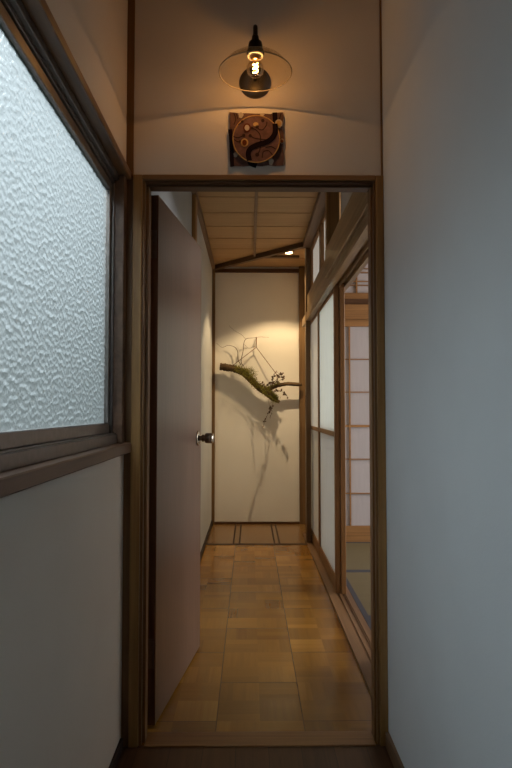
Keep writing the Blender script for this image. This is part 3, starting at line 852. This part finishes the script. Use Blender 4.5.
# ------------------------------------------------------------------ ceiling spotlight
SXp, SYp = 0.337, 5.28
sl = thing('ceiling_spotlight', (SXp, SYp, CZ), 'small lit round spotlight in the hall ceiling, before the branch wall', 'lamp')
b = bm_new()
add_lathe(b, [(0.0, CZ - 0.002), (0.043, CZ - 0.002), (0.045, CZ - 0.010), (0.036, CZ - 0.012), (0.034, CZ - 0.008), (0.0, CZ - 0.008)], (SXp, SYp, 0), 'z', 36)
link('trim_ring', b, M['brass'], sl)
b = bm_new()
add_lathe(b, [(0.0, CZ - 0.009), (0.033, CZ - 0.009), (0.030, CZ - 0.016), (0.0, CZ - 0.019)], (SXp, SYp, 0), 'z', 32)
link('lens', b, M['spot_lens'], sl)
sd = bpy.data.lights.new('spot_beam', 'SPOT'); sd.energy = 54; sd.color = (1.0, 0.70, 0.36); sd.spot_size = R(104); sd.spot_blend = 0.30; sd.shadow_soft_size = 0.009
so2 = bpy.data.objects.new('spot_beam', sd); COL.objects.link(so2)
so2.location = (SXp, SYp, CZ - 0.035)
so2.rotation_euler = (Vector((0.20, SYp + 0.02, 0.0)) - Vector(so2.location)).to_track_quat('-Z', 'Y').to_euler()

cd_ = bpy.data.lights.new('spot_core', 'SPOT'); cd_.energy = 52; cd_.color = (1.0, 0.74, 0.44); cd_.spot_size = R(72); cd_.spot_blend = 0.8; cd_.shadow_soft_size = 0.009
co_ = bpy.data.objects.new('spot_core', cd_); COL.objects.link(co_)
co_.location = so2.location; co_.rotation_euler = so2.rotation_euler

# ------------------------------------------------------------------ hanging branch on the far wall
M['bark'] = wood('branch_bark', (0.030, 0.018, 0.009), (0.135, 0.088, 0.045), 'x', 0.8, 1.2, 0.2, 0.9)
M['cord'] = plain('hanging_cord', (0.16, 0.075, 0.035), 0.8)
M['moss'] = plain('moss', (0.17, 0.155, 0.028), 0.95, 0, 0.1, 0.5)
M['leafg'] = plain('vine_leaf', (0.085, 0.050, 0.026), 0.6, 0, 0.3, 0.4)
M['twig'] = plain('twig', (0.07, 0.035, 0.018), 0.7)
BY = YF - 0.080
def Bp(px, py, dy=0.0):      # photograph -> place on the branch plane, worked out once from the doorway measure
    Yy = BY + dy
    return Vector(((px - 250.0) / 611.0 * Yy, Yy, 1.093 + (410.0 - py) / 611.0 * Yy))
br = thing('hanging_branch', (Bp(256, 367).x, BY, 1.20), 'mossy driftwood branch hung on the far wall with trailing vine', 'branch')
b = bm_new()
main = smooth_path([Bp(219.8, 367.3, 0.0), Bp(227, 368.2, 0.005), (Bp(236, 370.5)), Bp(245, 375.5), Bp(253, 383), Bp(261, 390), Bp(268, 394.5), Bp(274, 399.5), Bp(279.5, 403, -0.01)], 7)
rad = lerp_list([0.029, 0.031, 0.026, 0.024, 0.025, 0.026, 0.029, 0.024, 0.012], len(main))
rad = [q * 1.15 for q in rad]
add_tube(b, main, rad, 14, True, 0.12)
fork = smooth_path([Bp(266, 393), Bp(272, 388.5, -0.005), Bp(279, 386, -0.01), Bp(288, 384.6, -0.01), Bp(297, 385.2, -0.005), Bp(302, 385.3, 0.0)], 6)
add_tube(b, fork, lerp_list([0.022, 0.020, 0.018, 0.017, 0.018, 0.013], len(fork)), 12, True, 0.10)
link('branch', b, M['bark'], br)
# cord and its ring
hk = Bp(256.3, 348, 0.03)
b = bm_new()
add_tube(b, [Bp(233, 366, -0.02), hk], 0.0035, 6)
add_tube(b, [Bp(276.5, 375, -0.01), hk], 0.0035, 6)
add_tube(b, [Bp(276.5, 375, -0.01), Bp(278.5, 385, -0.025)], 0.0035, 6)
link('cord', b, M['cord'], br)
# moss tufts: many fine blades along the top of the branch
b = bm_new()
rng = random.Random(3)
def blades(b, centre, spread, n, ln, wd, upb=1.0):
    for _ in range(n):
        p = centre + Vector((rng.gauss(0, spread[0]), rng.gauss(0, spread[1]), rng.gauss(0, spread[2])))
        d = Vector((rng.gauss(0, 1), rng.gauss(0, 0.8), rng.gauss(upb, 0.8))).normalized() * ln * rng.uniform(0.5, 1.3)
        s = d.cross(Vector((rng.gauss(0, 1), rng.gauss(0, 1), rng.gauss(0, 1)))).normalized() * wd
        vs = [b.verts.new(q) for q in (p - s, p + s, p + d * 0.6 + s * 0.6, p + d, p + d * 0.6 - s * 0.6)]
        b.faces.new(vs)
nm = len(main)
for i in range(int(nm * 0.24), int(nm * 0.93)):
    c = main[i] + Vector((0, -0.006, rad[i] * 0.75))
    dens = 60 if 0.3 < i / nm < 0.52 or i / nm > 0.6 else 34
    blades(b, c, (0.012, 0.016, 0.009), dens, 0.024, 0.0024)
    blades(b, main[i] + Vector((0, -0.022, 0.006)), (0.012, 0.010, 0.010), 7, 0.022, 0.0024, 0.1)
    blades(b, main[i] + Vector((0, -0.045, -0.004)), (0.014, 0.016, 0.010), 12, 0.040, 0.0016, -0.6)
for i in range(2, int(len(fork) * 0.45)):
    blades(b, fork[i] + Vector((0, -0.004, 0.012)), (0.012, 0.012, 0.008), 22, 0.024, 0.0022)
for px, py in ((247, 368), (250, 370), (253, 373)):
    blades(b, Bp(px, py + 3, -0.02), (0.016, 0.024, 0.01), 60, 0.050, 0.0018, 0.6)
link('moss', b, M['moss'], br, solid=False)
# bare twigs
b = bm_new()
tw_pts = [
    [Bp(243.5, 367), Bp(241, 362, -0.01), Bp(243, 352, -0.01), Bp(243.5, 345, 0.0), Bp(246, 339.5, 0.0), Bp(253, 338.5, 0.01), Bp(260, 337.5, 0.02), Bp(269, 338, 0.03)],
    [Bp(241, 366), Bp(238, 360, 0.0), Bp(237.5, 352, 0.02), Bp(234, 347.5, 0.03), Bp(228, 346, 0.04), Bp(222, 348, 0.05), Bp(216.5, 344, 0.06)],
    [Bp(246, 340, 0.0), Bp(241, 335, 0.01), Bp(234, 331, 0.02), Bp(229, 326, 0.03)],
    [Bp(244, 345, 0.0), Bp(249, 349, 0.0), Bp(254, 347, 0.0), Bp(258, 350, 0.02)],
]
for j, pts in enumerate(tw_pts):
    pp = smooth_path(pts, 5)
    add_tube(b, pp, lerp_list([0.0042, 0.003, 0.002, 0.001] if j < 2 else [0.0014, 0.001], len(pp)), 6)
link('twig', b, M['twig'], br)
# vine with leaves
b = bm_new(); lf = bm_new()
def leaf(b, p, d, size):
    d = d.normalized()
    s = d.cross(Vector((rng.gauss(0, 1), -1.6, rng.gauss(0, 1)))).normalized()
    up = s.cross(d) * size * 0.16
    pts = [(0, 0), (0.25, 0.30), (0.6, 0.34), (1.0, 0.0)]
    L = [b.verts.new(p + d * size * t + s * size * q + up * (1 if q else 0)) for t, q in pts]
    Rr = [b.verts.new(p + d * size * t - s * size * q + up * (1 if q else 0)) for t, q in pts[1:3]]
    b.faces.new((L[0], L[1], L[2], L[3])); b.faces.new((L[0], L[3], Rr[1], Rr[0]))
vines = [
    ([Bp(271, 397), Bp(274, 392, -0.05), Bp(279, 391, -0.08), Bp(284, 394, -0.10), Bp(288, 398, -0.10)], 16, 0.026),
    ([Bp(272, 398), Bp(273, 404, -0.07), Bp(271, 409, -0.10), Bp(268, 415, -0.12), Bp(265, 421, -0.13), Bp(263, 428, -0.13)], 24, 0.023),
    ([Bp(270, 392), Bp(271, 386, -0.05), Bp(275, 382, -0.09), Bp(279, 377, -0.10), Bp(283, 373, -0.10)], 20, 0.030),
    ([Bp(270, 390), Bp(273, 381, -0.03), Bp(274, 375, -0.04), Bp(277, 371, -0.04)], 14, 0.030),
    ([Bp(275, 388), Bp(279, 382, -0.04), Bp(283, 379, -0.05), Bp(281, 375, -0.05)], 12, 0.028),
    ([Bp(268, 400), Bp(270, 408, -0.06), Bp(272, 412, -0.10), Bp(270, 418, -0.12)], 8, 0.018),
    ([Bp(262, 392), Bp(266, 386, -0.06), Bp(272, 384, -0.10)], 12, 0.026),
    ([Bp(258, 390), Bp(261, 384, -0.08), Bp(265, 388, -0.13), Bp(268, 396, -0.15)], 10, 0.024),
]
for pts, nl, size in vines:
    pp = smooth_path(pts, 6)
    add_tube(b, pp, 0.0013, 5)
    for _ in range(nl):
        i = rng.randrange(len(pp) // 4, len(pp))
        d = Vector((rng.gauss(0, 1), rng.gauss(-0.3, 0.6), rng.gauss(-0.1, 0.9)))
        leaf(lf, pp[i], d, size * rng.uniform(0.6, 1.1))
vo_ = link('vine', b, M['twig'], br)
link('vine_leaves', lf, M['leafg'], vo_, solid=False)
# wall hook
b = bm_new()
add_tube(b, [Bp(256.3, 338, 0.070), Bp(256.3, 338, 0.03), Bp(256.3, 348.3, 0.028)], 0.0045, 8)
tag(link('wall_hook', b, M['cord']), 'short copper coloured hook on the far wall above the branch', 'hook')
